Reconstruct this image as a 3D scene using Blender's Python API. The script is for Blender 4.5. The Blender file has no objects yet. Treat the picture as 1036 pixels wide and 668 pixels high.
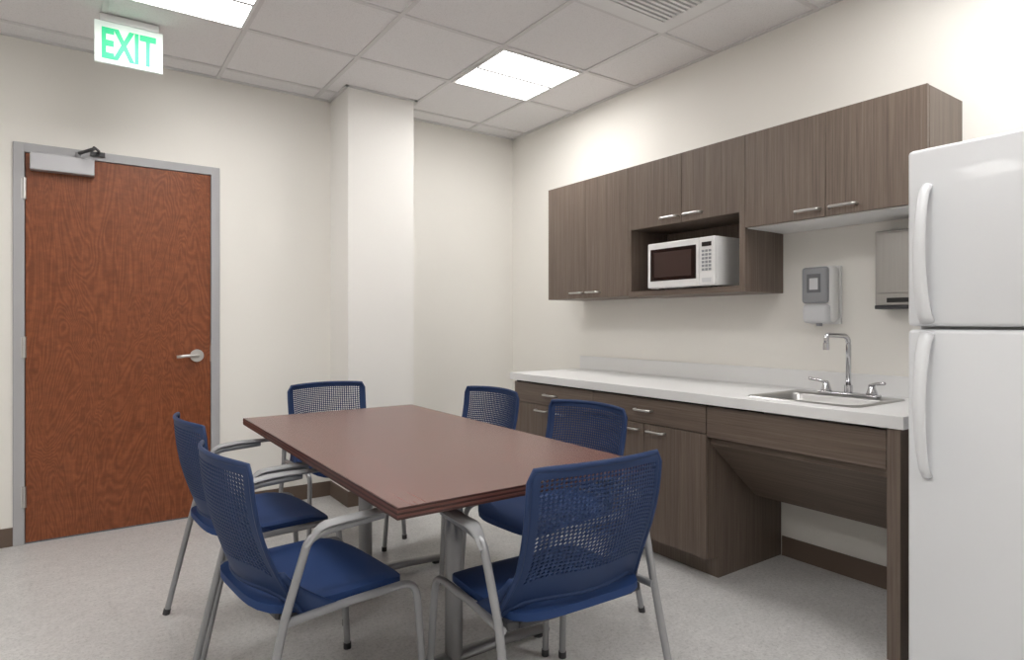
import bpy, bmesh, math, random
from mathutils import Vector, Matrix
random.seed(3)
W,D,HC=2.983,4.266,2.743
XL,YF=-1.75,-1.7
scene=bpy.context.scene
# ------------------------------------------------------------ materials
def mat(name,col=(.8,.8,.8),rough=.5,metal=0,emit=None,es=0,spec=None,coat=0):
    m=bpy.data.materials.new(name); m.use_nodes=True
    b=m.node_tree.nodes['Principled BSDF']
    b.inputs['Base Color'].default_value=(*col,1); b.inputs['Roughness'].default_value=rough
    b.inputs['Metallic'].default_value=metal
    if emit: b.inputs['Emission Color'].default_value=(*emit,1); b.inputs['Emission Strength'].default_value=es
    if spec is not None: b.inputs['Specular IOR Level'].default_value=spec
    if coat: b.inputs['Coat Weight'].default_value=coat
    return m
def N(m,t,**k):
    n=m.node_tree.nodes.new(t)
    for a,v in k.items(): setattr(n,a,v)
    return n
def ramp(m,stops):
    r=N(m,'ShaderNodeValToRGB'); e=r.color_ramp.elements
    while len(e)<len(stops): e.new(.5)
    for i,(p,c) in enumerate(stops): e[i].position=p; e[i].color=(*c,1)
    return r
def coords(m,scale,dist=None):
    tc=N(m,'ShaderNodeTexCoord'); mp=N(m,'ShaderNodeMapping'); mp.inputs['Scale'].default_value=scale
    m.node_tree.links.new(tc.outputs['Object'],mp.inputs['Vector']); return mp.outputs[0]
def noise(m,vec,scale,detail=4,rough=.6,dist=0):
    n=N(m,'ShaderNodeTexNoise'); n.inputs['Scale'].default_value=scale; n.inputs['Detail'].default_value=detail
    n.inputs['Roughness'].default_value=rough; n.inputs['Distortion'].default_value=dist
    m.node_tree.links.new(vec,n.inputs['Vector']); return n.outputs['Fac']
def mixc(m,f,a,b,mode='MIX'):
    x=N(m,'ShaderNodeMix',data_type='RGBA',blend_type=mode); L=m.node_tree.links
    if isinstance(f,(int,float)): x.inputs[0].default_value=f
    else: L.new(f,x.inputs[0])
    for i,v in ((6,a),(7,b)):
        if isinstance(v,tuple): x.inputs[i].default_value=(*v,1)
        else: L.new(v,x.inputs[i])
    return x.outputs[2]
def bump(m,h,strength,dist=.002):
    b=N(m,'ShaderNodeBump'); b.inputs['Strength'].default_value=strength; b.inputs['Distance'].default_value=dist
    m.node_tree.links.new(h,b.inputs['Height']); m.node_tree.links.new(b.outputs[0],m.node_tree.nodes['Principled BSDF'].inputs['Normal'])
def setcol(m,c): m.node_tree.links.new(c,m.node_tree.nodes['Principled BSDF'].inputs['Base Color'])
def grain(name,c0,c1,c2,scale,rough=.5,coarse=.35,spec=.4,var=.06,metal=0):
    m=mat(name,c1,rough,spec=spec,metal=metal)
    v=coords(m,scale); f=noise(m,v,1.0,5,.7,.2)
    r=ramp(m,[(.28,c0),(.5,c1),(.72,c2)]); m.node_tree.links.new(f,r.inputs[0])
    v2=coords(m,tuple(s*coarse for s in scale)); f2=noise(m,v2,.6,3,.5)
    r2=ramp(m,[(.35,(1-var,)*3),(.65,(1+var,)*3)]); m.node_tree.links.new(f2,r2.inputs[0])
    setcol(m,mixc(m,1.0,r.outputs[0],r2.outputs[0],'MULTIPLY')); return m
def paint(name,col,rough=.85,b=.15):
    m=mat(name,col,rough,spec=.25); v=coords(m,(1,1,1)); f=noise(m,v,260,3); bump(m,f,b,.0008)
    f2=noise(m,v,1.3,2); r=ramp(m,[(.3,tuple(c*.985 for c in col)),(.7,tuple(min(1,c*1.01) for c in col))])
    m.node_tree.links.new(f2,r.inputs[0]); setcol(m,r.outputs[0]); return m
M_wall=paint('wall_paint',(.865,.845,.80))
M_col=paint('column_paint',(.875,.86,.83))
M_tile=mat('ceiling_tile',(.8,.79,.785),.95,spec=.1)
v=coords(M_tile,(1,1,1)); f=noise(M_tile,v,170,4,.7); r=ramp(M_tile,[(.33,(.72,.71,.71)),(.46,(.85,.84,.845)),(1,(.87,.86,.865))])
M_tile.node_tree.links.new(f,r.inputs[0]); setcol(M_tile,r.outputs[0]); bump(M_tile,f,.3,.001)
M_bar=mat('ceiling_grid',(.72,.71,.71),.6)
M_floor=mat('floor_vinyl',(.5,.49,.47),.32,spec=.5)
v=coords(M_floor,(1,1,1)); f=noise(M_floor,v,72,7,.88); r=ramp(M_floor,[(.36,(.36,.355,.35)),(.47,(.58,.572,.565)),(.62,(.68,.672,.665))])
M_floor.node_tree.links.new(f,r.inputs[0]); f2=noise(M_floor,v,14,6,.75); r2=ramp(M_floor,[(.3,(.88,.88,.88)),(.7,(1.07,1.07,1.07))])
M_floor.node_tree.links.new(f2,r2.inputs[0]); setcol(M_floor,mixc(M_floor,1.0,r.outputs[0],r2.outputs[0],'MULTIPLY'))
M_base=mat('rubber_base',(.135,.095,.072),.55)
c0,c1,c2=(.100,.073,.056),(.152,.115,.092),(.205,.163,.134)
M_cabV=grain('laminate_vertical',c0,c1,c2,(160,160,2.6),.42)
M_cabH=grain('laminate_horizontal',c0,c1,c2,(160,2.6,160),.42)
M_table=grain('table_mahogany',(.085,.027,.023),(.135,.046,.038),(.19,.075,.06),(85,2.2,85),.24,spec=.55,var=.08)
M_tedge=mat('table_edge',(.05,.018,.015),.4)
M_tedge2=mat('table_edge_light',(.13,.05,.04),.4)
M_door=mat('door_veneer',(.33,.1,.03),.36,spec=.4)
def door_nodes(m):
    L=m.node_tree.links
    v=coords(m,(4.2,4.2,1.0)); big=noise(m,v,1.0,3,.5,.7)
    mul=N(m,'ShaderNodeMath',operation='MULTIPLY'); L.new(big,mul.inputs[0]); mul.inputs[1].default_value=210
    sn=N(m,'ShaderNodeMath',operation='SINE'); L.new(mul.outputs[0],sn.inputs[0])
    ma=N(m,'ShaderNodeMath',operation='MULTIPLY_ADD'); L.new(sn.outputs[0],ma.inputs[0]); ma.inputs[1].default_value=.5; ma.inputs[2].default_value=.5
    v2=coords(m,(150,150,5)); fine=noise(m,v2,1,4,.7)
    v3=coords(m,(20,20,36)); mot=noise(m,v3,1,4,.65)
    r=ramp(m,[(.0,(.205,.058,.021)),(1.0,(.275,.086,.033))]); L.new(ma.outputs[0],r.inputs[0])
    r2=ramp(m,[(.3,(.82,.81,.80)),(.7,(1.14,1.14,1.14))]); L.new(fine,r2.inputs[0])
    r3=ramp(m,[(.3,(.80,.78,.76)),(.7,(1.12,1.12,1.12))]); L.new(mot,r3.inputs[0])
    setcol(m,mixc(m,1.0,mixc(m,1.0,r.outputs[0],r2.outputs[0],'MULTIPLY'),r3.outputs[0],'MULTIPLY'))
door_nodes(M_door)
M_frame=mat('door_frame_paint',(.42,.42,.435),.45)
M_steel=mat('satin_nickel',(.62,.61,.6),.32,1)
M_chrome=mat('chrome',(.60,.60,.62),.12,1)
M_sink=mat('brushed_stainless',(.48,.475,.47),.3,1)
M_ptd=grain('dispenser_stainless',(.37,.36,.35),(.40,.39,.38),(.43,.42,.41),(260,260,3),.3,metal=1,var=.02)
M_gray=mat('chair_frame_gray',(.34,.345,.36),.38,.45)
M_arm=mat('armrest_gray',(.33,.335,.345),.5)
M_tleg=mat('table_leg_gray',(.30,.30,.31),.35,.7)
M_blue=mat('chair_blue_back',(.018,.040,.115),.55,spec=.32)
M_blue2=mat('chair_blue_seat',(.020,.052,.165),.65,spec=.28)
M_white=mat('white_enamel',(.81,.825,.85),.28,coat=.2)
M_whitep=mat('white_plastic',(.82,.82,.82),.4)
M_div=mat('fixture_divider',(.30,.30,.30),.6)
M_counter=mat('counter_laminate',(.80,.80,.80),.38)
M_mel=mat('white_melamine',(.87,.87,.86),.5)
M_black=mat('black_glass',(.012,.008,.008),.12)
M_dark=mat('dark_plastic',(.04,.04,.045),.4)
M_gap=mat('dark_gap',(.02,.02,.02),.8)
M_grayp=mat('gray_plastic',(.31,.32,.34),.35)
M_lgray=mat('light_gray_plastic',(.66,.67,.69),.4)
M_dgray=mat('dispenser_front_gray',(.16,.165,.18),.3)
M_alum=mat('closer_aluminium',(.46,.46,.48),.45,.6)
M_light=mat('light_diffuser',(.9,.9,.9),.5,emit=(1,.98,.955),es=17)
M_exit=mat('exit_panel',(.74,.80,.77),.3,emit=(.8,1,.88),es=.2)
M_green=mat('exit_green',(.01,.50,.22),.4,emit=(.02,.72,.30),es=.33)
# ------------------------------------------------------------ geometry helpers
def newobj(name,bm,m,parent=None,smooth=False,mats=None):
    me=bpy.data.meshes.new(name); bm.normal_update(); bm.to_mesh(me); bm.free()
    for x in (mats or [m]): me.materials.append(x)
    if smooth:
        for p in me.polygons: p.use_smooth=True
    o=bpy.data.objects.new(name,me); scene.collection.objects.link(o)
    if parent: attach(o,parent)
    return o
def attach(o,parent):
    o.parent=parent; o.matrix_parent_inverse=Matrix.Translation(parent.location).inverted()
def empty(name,loc=(0,0,0)):
    e=bpy.data.objects.new(name,None); e.location=loc; e.empty_display_size=.1; scene.collection.objects.link(e); return e
def addbox(bm,a,b,bev=0,seg=2,mi=0):
    x0,y0,z0=[min(a[i],b[i]) for i in range(3)]; x1,y1,z1=[max(a[i],b[i]) for i in range(3)]
    t=bmesh.new()
    vs=[t.verts.new(p) for p in [(x0,y0,z0),(x1,y0,z0),(x1,y1,z0),(x0,y1,z0),(x0,y0,z1),(x1,y0,z1),(x1,y1,z1),(x0,y1,z1)]]
    for f in [(0,3,2,1),(4,5,6,7),(0,1,5,4),(1,2,6,5),(2,3,7,6),(3,0,4,7)]: t.faces.new([vs[i] for i in f])
    if bev: bmesh.ops.bevel(t,geom=t.edges[:],offset=bev,segments=seg,profile=.5,affect='EDGES')
    for f in t.faces: f.material_index=mi
    me=bpy.data.meshes.new('t'); t.to_mesh(me); t.free(); bm.from_mesh(me); bpy.data.meshes.remove(me)
def box(name,a,b,m,parent=None,bev=0,seg=2,smooth=False):
    bm=bmesh.new(); addbox(bm,a,b,bev,seg); return newobj(name,bm,m,parent,smooth)
def frame2(bm,x0,y0,x1,y1,w,z0,z1):
    addbox(bm,(x0,y0,z0),(x1,y0+w,z1)); addbox(bm,(x0,y1-w,z0),(x1,y1,z1))
    addbox(bm,(x0,y0+w,z0),(x0+w,y1-w,z1)); addbox(bm,(x1-w,y0+w,z0),(x1,y1-w,z1))
def fillet(pts,r,n=6):
    pts=[Vector(p) for p in pts]; out=[pts[0]]
    for i in range(1,len(pts)-1):
        p=pts[i]; a=(pts[i-1]-p); b=(pts[i+1]-p); rr=min(r,a.length*.45,b.length*.45)
        A=p+a.normalized()*rr; B=p+b.normalized()*rr
        for k in range(n+1):
            t=k/n; out.append(A*(1-t)**2+p*2*t*(1-t)+B*t*t)
    out.append(pts[-1]); return out
def sweep(bm,pts,rx,ry=None,n=12,up=Vector((0,0,1)),radii=None):
    ry=ry or rx; rings=[]
    for i,p in enumerate(pts):
        t=(pts[min(i+1,len(pts)-1)]-pts[max(i-1,0)]).normalized()
        s=t.cross(up)
        if s.length<.15: s=t.cross(Vector((0,1,0))) if i==0 or not rings else prev_s-t*prev_s.dot(t)
        s.normalize()
        if rings and s.dot(prev_s)<0: s=-s
        u=s.cross(t).normalized(); prev_s=s
        k=radii[i] if radii else 1
        rings.append([bm.verts.new(p+s*math.cos(2*math.pi*j/n)*rx*k+u*math.sin(2*math.pi*j/n)*ry*k) for j in range(n)])
    for a,b in zip(rings,rings[1:]):
        for j in range(n): bm.faces.new((a[j],a[(j+1)%n],b[(j+1)%n],b[j]))
    bm.faces.new(rings[0][::-1]); bm.faces.new(rings[-1])
    bmesh.ops.recalc_face_normals(bm,faces=bm.faces[:])
def tube(name,pts,r,m,parent=None,fil=.03,ry=None,n=12,radii=None):
    bm=bmesh.new(); sweep(bm,fillet(pts,fil) if fil else [Vector(p) for p in pts],r,ry,n,radii=radii)
    o=newobj(name,bm,m,parent,True); return o
def cyl(name,p0,p1,r,m,parent=None,n=24,bev=.0):
    bm=bmesh.new(); p0=Vector(p0);p1=Vector(p1)
    pts=[p0,p1]; sweep(bm,pts,r,r,n)
    o=newobj(name,bm,m,parent,True)
    try:
        o.data.set_sharp_from_angle(angle=math.radians(40))
    except Exception: pass
    return o
# ------------------------------------------------------------ room shell
box('floor',(XL,YF,-.06),(W,D,0),M_floor)
bm=bmesh.new()
DX0,DX1,DZ=-.299,.72,2.178
addbox(bm,(XL,D,0),(DX0+.01,D+.12,HC)); addbox(bm,(DX1-.01,D,0),(W,D+.12,HC)); addbox(bm,(DX0+.01,D,DZ-.01),(DX1-.01,D+.12,HC))
newobj('wall_back',bm,M_wall)
box('wall_right',(W,YF,0),(W+.12,D+.12,HC),M_wall)
box('wall_left',(XL-.12,YF,0),(XL,D+.12,HC),M_wall)
box('wall_front',(XL-.12,YF-.12,0),(W+.12,YF,HC),M_wall)
box('column',(1.432,3.92,0),(1.90,D,HC),M_col)
bm=bmesh.new(); addbox(bm,(XL,YF,HC+.006),(W,D,HC+.08),mi=0)
gx=[.71+.61*k for k in range(-4,4)]; gy=[2.855+.61*k for k in range(-8,3)]
gx=[x for x in gx if XL<x<W-.05]; gy=[y for y in gy if YF<y<D-.05]
for x in gx: addbox(bm,(x-.012,YF,HC-.001),(x+.012,D,HC+.008),mi=1)
for y in gy: addbox(bm,(XL,y-.012,HC-.0015),(W,y+.012,HC+.008),mi=1)
for a,b in (((XL,D-.022),(W,D)),((W-.022,YF),(W,D)),((XL,YF),(XL+.022,D)),((XL,YF),(W,YF+.022)),((1.41,3.898),(1.922,3.92)),((1.41,3.898),(1.432,D)),((1.90,3.898),(1.922,D))):
    addbox(bm,(a[0],a[1],HC-.003),(b[0],b[1],HC+.008),mi=1)
newobj('ceiling',bm,None,mats=[M_tile,M_bar])
bh,bt=.10,.008
box('baseboard_back',(XL,D-bt,0),(DX0,D,bh),M_base)
box('baseboard_back_middle',(DX1,D-bt,0),(1.432,D,bh),M_base)
box('baseboard_back_corner',(1.90,D-bt,0),(W,D,bh),M_base)
bm=bmesh.new(); addbox(bm,(1.432-bt,3.92-bt,0),(1.90+bt,3.92,bh)); addbox(bm,(1.432-bt,3.92,0),(1.432,D-bt,bh)); addbox(bm,(1.90,3.92,0),(1.90+bt,D-bt,bh))
newobj('baseboard_column',bm,M_base)
box('baseboard_right_far',(W-bt,3.40,0),(W,D-bt,bh),M_base)
box('baseboard_right',(W-bt,YF,0),(W,1.825,bh),M_base)
box('baseboard_left',(XL,YF,0),(XL+bt,D-bt,bh),M_base)
# ------------------------------------------------------------ door
e=empty('door_1',(.21,D,0))
bm=bmesh.new(); fw=.05
addbox(bm,(DX0,D-.014,0),(DX0+fw,D+.12,DZ),.003); addbox(bm,(DX1-fw,D-.014,0),(DX1,D+.12,DZ),.003); addbox(bm,(DX0+fw-.002,D-.014,DZ-fw),(DX1-fw+.002,D+.12,DZ),.003)
addbox(bm,(DX0+fw,D+.04,0),(DX1-fw,D+.06,DZ-fw))
newobj('steel_frame',bm,M_frame,e)
lx0,lx1,lz=DX0+fw+.003,DX1-fw-.003,DZ-fw-.003
box('door_leaf',(lx0,D-.006,.008),(lx1,D+.038,lz),M_door,e,.002)
for i,z in enumerate((.26,1.07,1.93)):
    cyl('hinge_%d'%(i+1),(lx0-.003,D-.018,z-.057),(lx0-.003,D-.018,z+.057),.009,M_steel,e,12)
    box('hinge_leaf_%d'%(i+1),(lx0-.018,D-.0155,z-.055),(lx0+.004,D-.008,z+.055),M_steel,e)
lxh=.59
cyl('lever_rose',(lxh,D-.006,1.0),(lxh,D-.02,1.0),.038,M_steel,e,28)
cyl('lever_neck',(lxh,D-.02,1.0),(lxh,D-.06,1.0),.012,M_steel,e)
tube('lever_handle',[(lxh+.008,D-.056,1.0),(lxh-.06,D-.06,1.002),(lxh-.115,D-.052,.995)],.011,M_steel,e,.03,ry=.010)
box('latch_face',(lx1-.001,D-.007,.96),(lx1+.003,D+.02,1.06),M_steel,e)
box('closer_body',(-.225,D-.062,2.03),(.065,D-.006,2.125),M_alum,e,.006,3)
cyl('closer_pivot',(-.01,D-.04,2.122),(-.01,D-.04,2.155),.013,M_alum,e)
tube('closer_arm',[(-.01,D-.04,2.15),(.06,D-.19,2.152)],.009,M_dark,e,0)
tube('closer_forearm',[(.06,D-.19,2.16),(.085,D-.10,2.163),(.08,D-.02,2.165)],.007,M_dark,e,.02)
box('closer_shoe',(.045,D-.03,2.15),(.115,D-.014,2.175),M_dark,e)
# ------------------------------------------------------------ ceiling fixtures
def fixture(cx,cy):
    e=empty('ceiling_light',(cx+.305,cy+.305,HC))
    x0,y0,x1,y1=cx+.012,cy+.012,cx+.598,cy+.598; ym=(y0+y1)/2
    bm=bmesh.new(); frame2(bm,x0,y0,x1,y1,.016,HC-.008,HC+.006)
    newobj('housing',bm,M_whitep,e)
    box('divider',(x0+.016,ym-.010,HC-.012),(x1-.016,ym+.010,HC+.006),M_div,e)
    box('diffuser_1',(x0+.016,y0+.016,HC-.004),(x1-.016,ym-.011,HC+.005),M_light,e)
    box('diffuser_2',(x0+.016,ym+.011,HC-.004),(x1-.016,y1-.016,HC+.005),M_light,e)
for c in ((1.93,2.855),(.10,2.855),(1.93,.415),(.10,.415),(-1.12,1.635),(.71,-1.415)): fixture(*c)  # fixtures outside the view are added to brighten and even out the room
e=empty('air_vent',(2.235,1.94,HC)); bm=bmesh.new(); x0,y0,x1,y1=1.942,1.647,2.528,2.233
frame2(bm,x0,y0,x1,y1,.085,HC-.006,HC+.005)
newobj('face_frame',bm,M_whitep,e)
bm=bmesh.new()
for i in range(14):
    y=y0+.092+i*.0295; addbox(bm,(x0+.085,y,HC-.006),(x1-.085,y+.015,HC+.003))
newobj('louvers',bm,M_whitep,e)
box('throat',(x0+.085,y0+.085,HC+.003),(x1-.085,y1-.085,HC+.0055),M_grayp,e)
# exit sign
e=empty('exit_sign',(.205,3.70,2.62))
box('mounting_canopy',(.075,3.68,2.708),(.335,3.72,HC),M_whitep,e,.004)
box('acrylic_panel',(.055,3.69,2.50),(.352,3.706,2.708),M_exit,e,.003)
tc=bpy.data.curves.new('exit_text','FONT'); tc.body='EXIT'; tc.size=.205; tc.align_x='CENTER'; tc.align_y='CENTER'; tc.extrude=.001; tc.offset=.006
to=bpy.data.objects.new('tmp',tc); scene.collection.objects.link(to)
bpy.context.view_layer.update(); dg=bpy.context.evaluated_depsgraph_get(); me=bpy.data.meshes.new_from_object(to.evaluated_get(dg))
bpy.data.objects.remove(to)
xs=[v.co.x for v in me.vertices]; ys=[v.co.y for v in me.vertices]; sx=.235/(max(xs)-min(xs)); sy=.155/(max(ys)-min(ys)); mx=(max(xs)+min(xs))/2; my=(max(ys)+min(ys))/2
for v in me.vertices: v.co=Vector(((v.co.x-mx)*sx+.2035,3.688-v.co.z,(v.co.y-my)*sy+2.60))
me.materials.clear(); me.materials.append(M_green)
o=bpy.data.objects.new('letters',me); scene.collection.objects.link(o); attach(o,e)
# ------------------------------------------------------------ cabinets
def pull(bm_parent,name,p,ln=.115,dx=-.028):
    x,y,z=p
    tube(name,[(x,y-ln/2,z),(x+dx,y-ln/2+.006,z),(x+dx,y+ln/2-.006,z),(x,y+ln/2,z)],.006,M_steel,bm_parent,.012,n=10)
UX=W-.33; WE=W-.002
def upper(ya,yb,zb,doors_z,name,white=False,open_below=False):
    e=empty(name,((UX+W)/2,(ya+yb)/2,zb))
    body0=UX+.019
    if not open_below:
        box('carcass',(body0,yb+.0005,zb),(WE,ya-.0005,2.115),M_cabV,e)
        if white: box('underside',(body0,yb+.012,zb-.004),(WE,ya-.002,zb),M_mel,e)
        z0=zb
    else:
        bm=bmesh.new()
        addbox(bm,(body0,yb+.001,doors_z),(WE,ya-.001,2.115))
        addbox(bm,(UX,yb+.001,zb),(WE,yb+.032,doors_z)); addbox(bm,(UX,ya-.02,zb),(WE,ya-.001,doors_z))
        addbox(bm,(W-.014,yb+.032,zb),(WE,ya-.02,doors_z))
        newobj('carcass',bm,M_cabV,e)
        box('shelf',(UX,yb+.032,zb),(W-.014,ya-.02,zb+.03),M_cabH,e)
        z0=doors_z
    box('shadow_reveal',(body0-.002,yb+.003,z0+.002),(body0,ya-.003,2.112),M_gap,e)
    ym=(ya+yb)/2
    box('door_left',(UX,ym+.0015,z0),(UX+.017,ya-.0015,2.118),M_cabV,e,.001)
    box('door_right',(UX,yb+.0015,z0),(UX+.017,ym-.0015,2.118),M_cabV,e,.001)
    pull(e,'pull_left',(UX,ym+.078,z0+.035)); pull(e,'pull_right',(UX,ym-.078,z0+.035))
    return e
upper(3.365,2.60,1.36,1.36,'upper_cabinet')
upper(2.60,1.82,1.355,1.745,'upper_cabinet',open_below=True)
upper(1.82,1.028,1.665,1.665,'upper_cabinet',white=True)
BX=2.372
def base(ya,yb):
    e=empty('base_cabinet',((BX+W)/2,(ya+yb)/2,0))
    bm=bmesh.new(); addbox(bm,(BX+.019,yb+.0005,.10),(WE,ya-.0005,.825)); addbox(bm,(BX+.09,yb+.0005,0),(WE,ya-.0005,.10))
    newobj('carcass',bm,M_cabV,e)
    box('shadow_reveal',(BX+.017,yb+.003,.11),(BX+.019,ya-.003,.82),M_gap,e)
    box('drawer_front',(BX,yb+.002,.688),(BX+.017,ya-.002,.815),M_cabH,e,.001)
    ym=(ya+yb)/2
    box('door_left',(BX,ym+.0015,.105),(BX+.017,ya-.002,.684),M_cabV,e,.001)
    box('door_right',(BX,yb+.002,.105),(BX+.017,ym-.0015,.684),M_cabV,e,.001)
    pull(e,'pull_drawer',(BX,ym,.755)); pull(e,'pull_left',(BX,ym+.085,.652)); pull(e,'pull_right',(BX,ym-.085,.652))
base(3.37,2.60); base(2.60,1.832)
e=empty('sink_base_cabinet',((BX+W)/2,1.42,0))
box('apron',(BX,1.052,.675),(BX+.02,1.829,.815),M_cabH,e,.001)
box('end_panel',(BX-.012,1.0,0),(W-.01,1.045,.825),M_cabV,e,.001)
bm=bmesh.new()
P=[(BX+.03,.68),(BX+.03,.64),(2.75,.345),(W-.009,.345),(W-.009,.36),(2.755,.36),(BX+.05,.66),(BX+.05,.68)]
v0=[bm.verts.new((x,1.046,z)) for x,z in P]; v1=[bm.verts.new((x,1.829,z)) for x,z in P]
bm.faces.new(v0); bm.faces.new(v1[::-1])
for i in range(len(P)): j=(i+1)%len(P); bm.faces.new((v0[i],v1[i],v1[j],v0[j]))
bmesh.ops.recalc_face_normals(bm,faces=bm.faces[:]); newobj('sloped_cover_panel',bm,M_cabH,e)
CX=W-.635; CZ0,CZ1=.827,.873
SX0,SX1,SY0,SY1=2.44,2.86,1.185,1.67
e=empty('countertop',((CX+W)/2,2.2,CZ1)); bm=bmesh.new()
addbox(bm,(CX,.985,CZ0),(SX0+.012,3.39,CZ1),.002); addbox(bm,(SX1-.012,.985,CZ0),(WE,3.39,CZ1)); addbox(bm,(SX0+.012,.985,CZ0),(SX1-.012,SY0+.012,CZ1)); addbox(bm,(SX0+.012,SY1-.012,CZ0),(SX1-.012,3.39,CZ1))
newobj('slab',bm,M_counter,e)
box('backsplash',(W-.02,.985,CZ1),(WE,3.39,.965),M_counter,e,.002)
# sink
e=empty('sink',((SX0+SX1)/2,(SY0+SY1)/2,CZ1)); bm=bmesh.new()
bx0,bx1,by0,by1=SX0+.035,SX1-.10,SY0+.035,SY1-.035; zb=CZ1-.135
def ring(x0,x1,y0,y1,z,r,n=5):
    out=[]
    for cx,cy,a0 in ((x1-r,y1-r,0),(x0+r,y1-r,90),(x0+r,y0+r,180),(x1-r,y0+r,270)):
        for k in range(n+1):
            a=math.radians(a0+90*k/n); out.append(bm.verts.new((cx+r*math.cos(a),cy+r*math.sin(a),z)))
    return out
R=[ring(SX0,SX1,SY0,SY1,CZ1+.0005,.02),ring(SX0+.004,SX1-.004,SY0+.004,SY1-.004,CZ1+.006,.02),ring(bx0-.004,bx1+.004,by0-.004,by1+.004,CZ1+.004,.05),ring(bx0,bx1,by0,by1,CZ1-.004,.05),ring(bx0+.008,bx1-.008,by0+.008,by1-.008,zb+.03,.05),ring(bx0+.035,bx1-.035,by0+.035,by1-.035,zb,.03)]
for a,b in zip(R,R[1:]):
    for j in range(len(a)): k=(j+1)%len(a); bm.faces.new((a[j],a[k],b[k],b[j]))
bm.faces.new(R[-1]); bmesh.ops.recalc_face_normals(bm,faces=bm.faces[:])
newobj('basin',bm,M_sink,e,True)
cyl('drain_strainer',((bx0+bx1)/2,(by0+by1)/2,zb+.0005),((bx0+bx1)/2,(by0+by1)/2,zb+.004),.04,M_chrome,e)
# faucet
fx,fy,fz=2.812,1.405,CZ1+.0055
e=empty('faucet',(fx,fy,fz))
box('deck_plate',(fx-.026,fy-.13,fz),(fx+.026,fy+.13,fz+.012),M_chrome,e,.0055,3,True)
cyl('spout_base',(fx,fy,fz+.01),(fx,fy,fz+.045),.017,M_chrome,e)
tube('gooseneck_spout',[(fx,fy,fz+.03),(fx,fy,fz+.265),(fx-.15,fy+.02,fz+.27),(fx-.15,fy+.02,fz+.225)],.011,M_chrome,e,.04)
cyl('aerator',(fx-.15,fy+.02,fz+.235),(fx-.15,fy+.02,fz+.205),.013,M_chrome,e)
for i,s in ((1,1),(2,-1)):
    y=fy+s*.1
    bm=bmesh.new(); sweep(bm,[Vector((fx,y,fz+z)) for z in (.008,.02,.035,.05,.058)],.022,n=20,radii=[1.1,1.0,.75,.6,.3]); newobj('valve_%d'%i,bm,M_chrome,e,True)
    tube('lever_%d'%i,[(fx-.005,y-s*.005,fz+.05),(fx-.02,y+s*.03,fz+.062),(fx-.035,y+s*.065,fz+.066)],.010,M_chrome,e,.02,ry=.007)
# ------------------------------------------------------------ soap dispenser
e=empty('soap_dispenser',(W-.05,1.60,1.33)); sy0,sy1=1.518,1.668; s_m=(sy0+sy1)/2
box('back_plate',(W-.02,sy0,1.195),(WE,sy1,1.475),M_whitep,e,.004)
box('side_shell',(W-.092,sy0,1.205),(W-.016,sy1,1.475),M_whitep,e,.026,5,True)
box('front_cover',(W-.112,sy0+.016,1.295),(W-.078,sy1-.006,1.469),M_grayp,e,.016,4,True)
box('window',(W-.1145,sy0+.046,1.345),(W-.108,sy1-.036,1.435),M_dgray,e,.003,2)
box('sight_panel',(W-.1155,sy0+.058,1.360),(W-.113,sy1-.05,1.415),M_lgray,e,.001)
box('lower_chin',(W-.108,sy0+.012,1.2),(W-.018,sy1-.006,1.293),M_lgray,e,.02,4,True)
cyl('nozzle',(W-.07,s_m,1.205),(W-.07,s_m,1.186),.014,M_grayp,e)
# paper towel dispenser
e=empty('paper_towel_dispenser',(W-.05,1.2,1.45)); py0,py1=1.045,1.326
box('cabinet_body',(W-.10,py0,1.275),(WE,py1,1.605),M_ptd,e,.006,3)
box('door_panel',(W-.106,py0+.012,1.33),(W-.10,py1-.012,1.594),M_ptd,e,.003)
box('towel_slot',(W-.102,py0+.05,1.29),(W-.098,py1-.05,1.31),M_gap,e)
box('bottom_lip',(W-.108,py0+.002,1.262),(W-.02,py1-.002,1.278),M_dark,e,.003)
# ------------------------------------------------------------ microwave
e=empty('microwave_oven',(2.8,2.2,1.39)); mx0=2.625; my0,my1=1.975,2.425; mz0,mz1=1.393,1.645
box('housing',(mx0+.02,my0,mz0),(mx0+.32,my1,mz1),M_whitep,e,.006,3)
box('door',(mx0,my0+.098,mz0+.002),(mx0+.022,my1,mz1-.001),M_whitep,e,.006,3)
box('control_panel',(mx0,my0,mz0+.002),(mx0+.022,my0+.096,mz1-.001),M_whitep,e,.005,3)
box('window',(mx0-.002,my0+.115,mz0+.04),(mx0+.003,my1-.022,mz1-.035),M_black,e,.002)
box('window_mesh',(mx0-.003,my0+.145,mz0+.06),(mx0,my1-.05,mz1-.055),mat('oven_cavity',(.045,.022,.018),.3),e)
box('display',(mx0-.002,my0+.02,mz1-.05),(mx0+.003,my0+.078,mz1-.028),M_black,e)
bm=bmesh.new()
for r_ in range(6):
    for c_ in range(3): addbox(bm,(mx0-.003,my0+.021+c_*.021,mz1-.08-r_*.019),(mx0+.002,my0+.035+c_*.021,mz1-.068-r_*.019))
newobj('keypad',bm,M_grayp,e)
box('open_button',(mx0-.003,my0+.02,mz0+.018),(mx0+.002,my0+.076,mz0+.04),M_lgray,e)
bm=bmesh.new()
for a in (my0+.05,my1-.05):
    for b in (mx0+.05,mx0+.27): addbox(bm,(b,a-.012,1.3855),(b+.024,a+.012,mz0+.002))
newobj('feet',bm,M_dark,e)
tube('power_cord',[(2.935,1.995,1.55),(2.93,1.93,1.66),(2.90,1.90,1.60),(2.95,1.89,1.50)],.004,M_dark,e,.03)
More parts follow.
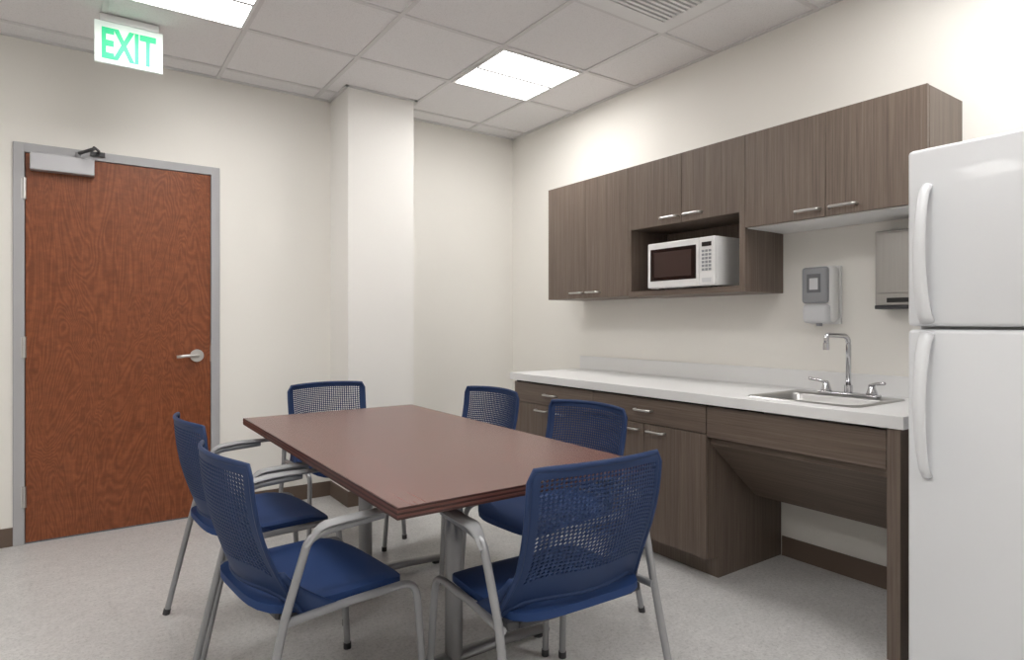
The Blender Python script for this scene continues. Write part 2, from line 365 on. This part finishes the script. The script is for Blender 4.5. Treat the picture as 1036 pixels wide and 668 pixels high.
# ------------------------------------------------------------ refrigerator
e=empty('refrigerator',(2.55,.54,0)); rx,ry0,ry1=2.20,.165,.912
box('cabinet',(rx+.075,ry0+.006,.03),(W-.03,ry1-.006,1.745),M_white,e,.006,3)
box('freezer_door',(rx,ry0,1.190),(rx+.068,ry1,1.757),M_white,e,.014,5,True)
box('fresh_food_door',(rx,ry0,.075),(rx+.068,ry1,1.180),M_white,e,.014,5,True)
box('gasket',(rx+.066,ry0+.014,.085),(rx+.076,ry1-.014,1.74),M_lgray,e)
box('kick_grille',(rx+.05,ry0+.02,.0),(rx+.09,ry1-.02,.07),M_lgray,e)
box('hinge_cover',(rx+.02,ry0+.02,1.757),(rx+.11,ry0+.08,1.775),M_white,e,.004)
hy=ry1-.06
def fhandle(name,za,zb_):
    pts=[];rad=[]
    for k in range(25):
        t=k/24; z=za+(zb_-za)*t
        bow=math.sin(math.pi*t)**.55
        pts.append(Vector((rx-.004-.045*bow,hy+.006*bow,z))); rad.append((1.15-.35*t))
    bm=bmesh.new(); sweep(bm,pts,.018,.013,16,up=Vector((1,0,0)),radii=rad); newobj(name,bm,M_white,e,True)
fhandle('freezer_handle',1.205,1.635); fhandle('fresh_food_handle',1.165,.715)
# ------------------------------------------------------------ table
e=empty('conference_table',(1.065,2.265,0))
tx0,tx1,ty0,ty1=.63,1.505,1.39,3.13; tz=.75; th=.030
box('table_top',(tx0+.004,ty0+.004,tz-th),(tx1-.004,ty1-.004,tz),M_table,e,.001)
bm=bmesh.new()
def band(z0,z1,off,mi):
    addbox(bm,(tx0-off,ty0-off,z0),(tx1+off,ty0+.004,z1),mi=mi); addbox(bm,(tx0-off,ty1-.004,z0),(tx1+off,ty1+off,z1),mi=mi)
    addbox(bm,(tx0-off,ty0+.004,z0),(tx0+.004,ty1-.004,z1),mi=mi); addbox(bm,(tx1-.004,ty0+.004,z0),(tx1+off,ty1-.004,z1),mi=mi)
for k in range(5): band(tz-th+k*th/5,tz-th+(k+1)*th/5-.0002,(.0 if k%2 else -.001),1 if k%2 else 0)
newobj('edge_band',bm,None,e,mats=[M_tedge,M_tedge2])
for i,(x,y) in enumerate(((1.07,1.89),(1.09,2.76))):
    cyl('post_%d'%(i+1),(x,y,.03),(x,y,tz-.04),.031,M_tleg,e,28)
    bm=bmesh.new(); pts=[Vector((x+s*.41,y,.022 if abs(s)==1 else .034)) for s in (-1,-.5,0,.5,1)]
    sweep(bm,pts,.03,.018,16,radii=[.75,.95,1,.95,.75]); newobj('foot_%d'%(i+1),bm,M_tleg,e,True)
    for s in (-1,1): cyl('glide_%d_%d'%(i+1,1 if s>0 else 2),(x+s*.37,y,0),(x+s*.37,y,.012),.018,M_dark,e,16)
    box('top_bracket_%d'%(i+1),(x-.33,y-.03,tz-.055),(x+.33,y+.03,tz-th),M_tleg,e,.004)
box('stretcher',(1.06,1.89,tz-.055),(1.10,2.76,tz-th-.001),M_tleg,e)
# ------------------------------------------------------------ chairs
ZB,ZT=.47,.838
def shell(u,v):
    hw=.221+.030*max(0,1-v/.35)**1.5
    if v>.93:
        t=(v-.93)/.07; hw-=.016*(1-math.sqrt(max(0,1-t*t)))
    elif v>.35: hw+=.006*math.sin((v-.35)/.58*math.pi/2)
    if v>.93: hw+=.006
    zb=ZB-.055*abs(u)**5
    z=zb+(ZT-zb)*v - .006*u*u*v
    y=-.205-.085*v- .02*math.sin(v*math.pi) + (.045+.05*(1-v)**2)*u*u
    return Vector((u*hw,y,z))
def perforated():
    bm=bmesh.new(); nu,nv=36,34; cache={}
    def V(i,j):
        k=(i,j)
        if k not in cache: cache[k]=bm.verts.new(shell(-1+2*i/nu,j/nv))
        return cache[k]
    for i in range(nu):
        for j in range(nv):
            a,b,c,d=V(i,j),V(i+1,j),V(i+1,j+1),V(i,j+1)
            uc=abs(-1+2*(i+.5)/nu); vc=(j+.5)/nv
            if uc<.90 and .22<vc<.94:
                m=.44; cu=-1+2*(i+.5)/nu; du=2/nu
                h=[bm.verts.new(shell(cu,vc-m/nv)),bm.verts.new(shell(cu+du*m,vc)),bm.verts.new(shell(cu,vc+m/nv)),bm.verts.new(shell(cu-du*m,vc))]
                cs=[a,b,c,d]
                for k in range(4):
                    bm.faces.new((cs[k],cs[(k+1)%4],h[k])); bm.faces.new((cs[(k+1)%4],h[(k+1)%4],h[k]))
            else: bm.faces.new((a,b,c,d))
    return bm
def seat_bm():
    bm=bmesh.new(); nr,nt=10,48; hx,hy_=.238,.232
    def pt(r,th,bot):
        n=4.2; c,s=math.cos(th),math.sin(th); k=(abs(c)**n+abs(s)**n)**(-1/n)
        x=r*k*c*hx; y=r*k*s*hy_+.01
        if y<0: x*=1-.05*(y/.22)**2
        z=.452-.016*(1-r*r)
        if y>.10: z-=(y-.10)**2*1.9
        if y<-.12: z+=(-.12-y)**2*1.2
        if r>.93: z-=.006*((r-.93)/.07)
        if bot: z-=.032-.010*r*r
        return Vector((x,y,z))
    grids=[]
    for bot in (False,True):
        g=[[bm.verts.new(pt(max(.001,i/nr),2*math.pi*j/nt,bot)) for j in range(nt)] for i in range(1,nr+1)]
        c=bm.verts.new(pt(0,0,bot)); grids.append(g)
        for j in range(nt):
            k=(j+1)%nt; f=(c,g[0][j],g[0][k]); bm.faces.new(f if not bot else f[::-1])
            for i in range(nr-1):
                f=(g[i][j],g[i+1][j],g[i+1][k],g[i][k]); bm.faces.new(f if not bot else f[::-1])
    for j in range(nt):
        k=(j+1)%nt; bm.faces.new((grids[0][-1][j],grids[1][-1][j],grids[1][-1][k],grids[0][-1][k]))
    bmesh.ops.recalc_face_normals(bm,faces=bm.faces[:]); return bm
PARTS=[]
def part(name,bm,m,smooth=True,solid=None):
    o=newobj(name,bm,m,None,smooth)
    if solid:
        s=o.modifiers.new('s','SOLIDIFY'); s.thickness=solid; s.offset=0
    try: 
        if smooth: o.data.set_sharp_from_angle(angle=math.radians(50))
    except Exception: pass
    PARTS.append(o)
part('back_mesh_shell',perforated(),M_blue,True,.004)
bm=bmesh.new(); K=14
path=[shell(-1,j/K) for j in range(K+1)]+[shell(-1+2*i/K,1) for i in range(1,K)]+[shell(1,1-j/K) for j in range(K+1)]
sweep(bm,path,.009,.006,10,up=Vector((0,1,0))); part('back_rim',bm,M_blue)
bm=bmesh.new(); path=[shell(-1+2*i/16,.02) for i in range(17)]; sweep(bm,path,.008,.007,10); part('back_lower_rim',bm,M_blue)
part('seat',seat_bm(),M_blue2)
bm=bmesh.new()
for s in (-1,1):
    rows=[]
    for k in range(9):
        t=k/8
        a=shell(s*1.0,.30*(1-t))
        b=Vector((s*(.232+.018*t),a.y+.018+.11*t**1.6,a.z-.006*t))
        rows.append((a,b))
    vs=[(bm.verts.new(a),bm.verts.new(b)) for a,b in rows]
    for p,q in zip(vs,vs[1:]): bm.faces.new((p[0],p[1],q[1],q[0]))
part('back_wings',bm,M_blue,True,.012)
bm=bmesh.new()
addbox(bm,(-.20,-.17,.402),(.20,.17,.424),.008); addbox(bm,(-.235,-.16,.40),(.235,-.12,.425),.006); part('seat_pan',bm,M_dark,False)
for s,nm in ((-1,'left'),(1,'right')):
    bm=bmesh.new()
    sweep(bm,fillet([(s*.285,-.275,0.008),(s*.272,-.175,.43),(s*.285,-.115,.635),(s*.292,-.06,.65),(s*.292,.10,.657)],.045,7),.0115,n=12)
    part('rear_leg_'+nm,bm,M_gray)
    bm=bmesh.new()
    sweep(bm,fillet([(s*.265,-.18,.42),(s*.25,.0,.42),(s*.25,.235,.42),(s*.265,.262,.008)],.055,8),.0115,n=12)
    part('front_leg_'+nm,bm,M_gray)
    bm=bmesh.new()
    ap=fillet([(s*.287,-.125,.615),(s*.290,-.085,.665),(s*.300,.02,.672),(s*.290,.175,.668)],.05,7); n=len(ap)
    sweep(bm,ap,.024,.008,14,radii=[.6+.4*min(1,i/(n*.35))*(1 if i<n-1 else .6) for i in range(n)]); part('armrest_'+nm,bm,M_arm)
    bm=bmesh.new()
    sweep(bm,[Vector((s*.2855,-.277,0)),Vector((s*.285,-.272,.022))],.014,n=12); sweep(bm,[Vector((s*.265,.262,0)),Vector((s*.265,.262,.022))],.014,n=12)
    part('glides_'+nm,bm,M_dark)
def chair(x,y,rot,first=False):
    e=empty('conference_chair',(x,y,0)); e.rotation_euler=(0,0,math.radians(rot))
    for p in PARTS:
        o=p if first else p.copy()
        if not first: scene.collection.objects.link(o)
        o.parent=e; o.matrix_parent_inverse=Matrix.Identity(4)
chair(1.145,1.465,-2,True)
chair(.575,1.93,-84)
chair(.585,2.64,-86)
chair(1.215,3.43,180)
chair(1.60,2.82,96)
chair(1.61,2.055,96)
# ------------------------------------------------------------ world, camera
w=bpy.data.worlds.new('world'); scene.world=w; w.use_nodes=True
w.node_tree.nodes['Background'].inputs[0].default_value=(.9,.92,1,1); w.node_tree.nodes['Background'].inputs[1].default_value=.1
cam=bpy.data.cameras.new('camera'); co=bpy.data.objects.new('camera',cam); scene.collection.objects.link(co)
co.location=(0,0,1.2); co.rotation_euler=(math.radians(90),0,math.radians(-34.9))
cam.sensor_width=36; cam.lens=625.6/1036*36; cam.shift_y=-6.9/1036; cam.clip_start=.02
scene.camera=co
scene.view_settings.view_transform='Standard'; scene.view_settings.look='None'; scene.view_settings.exposure=0.08
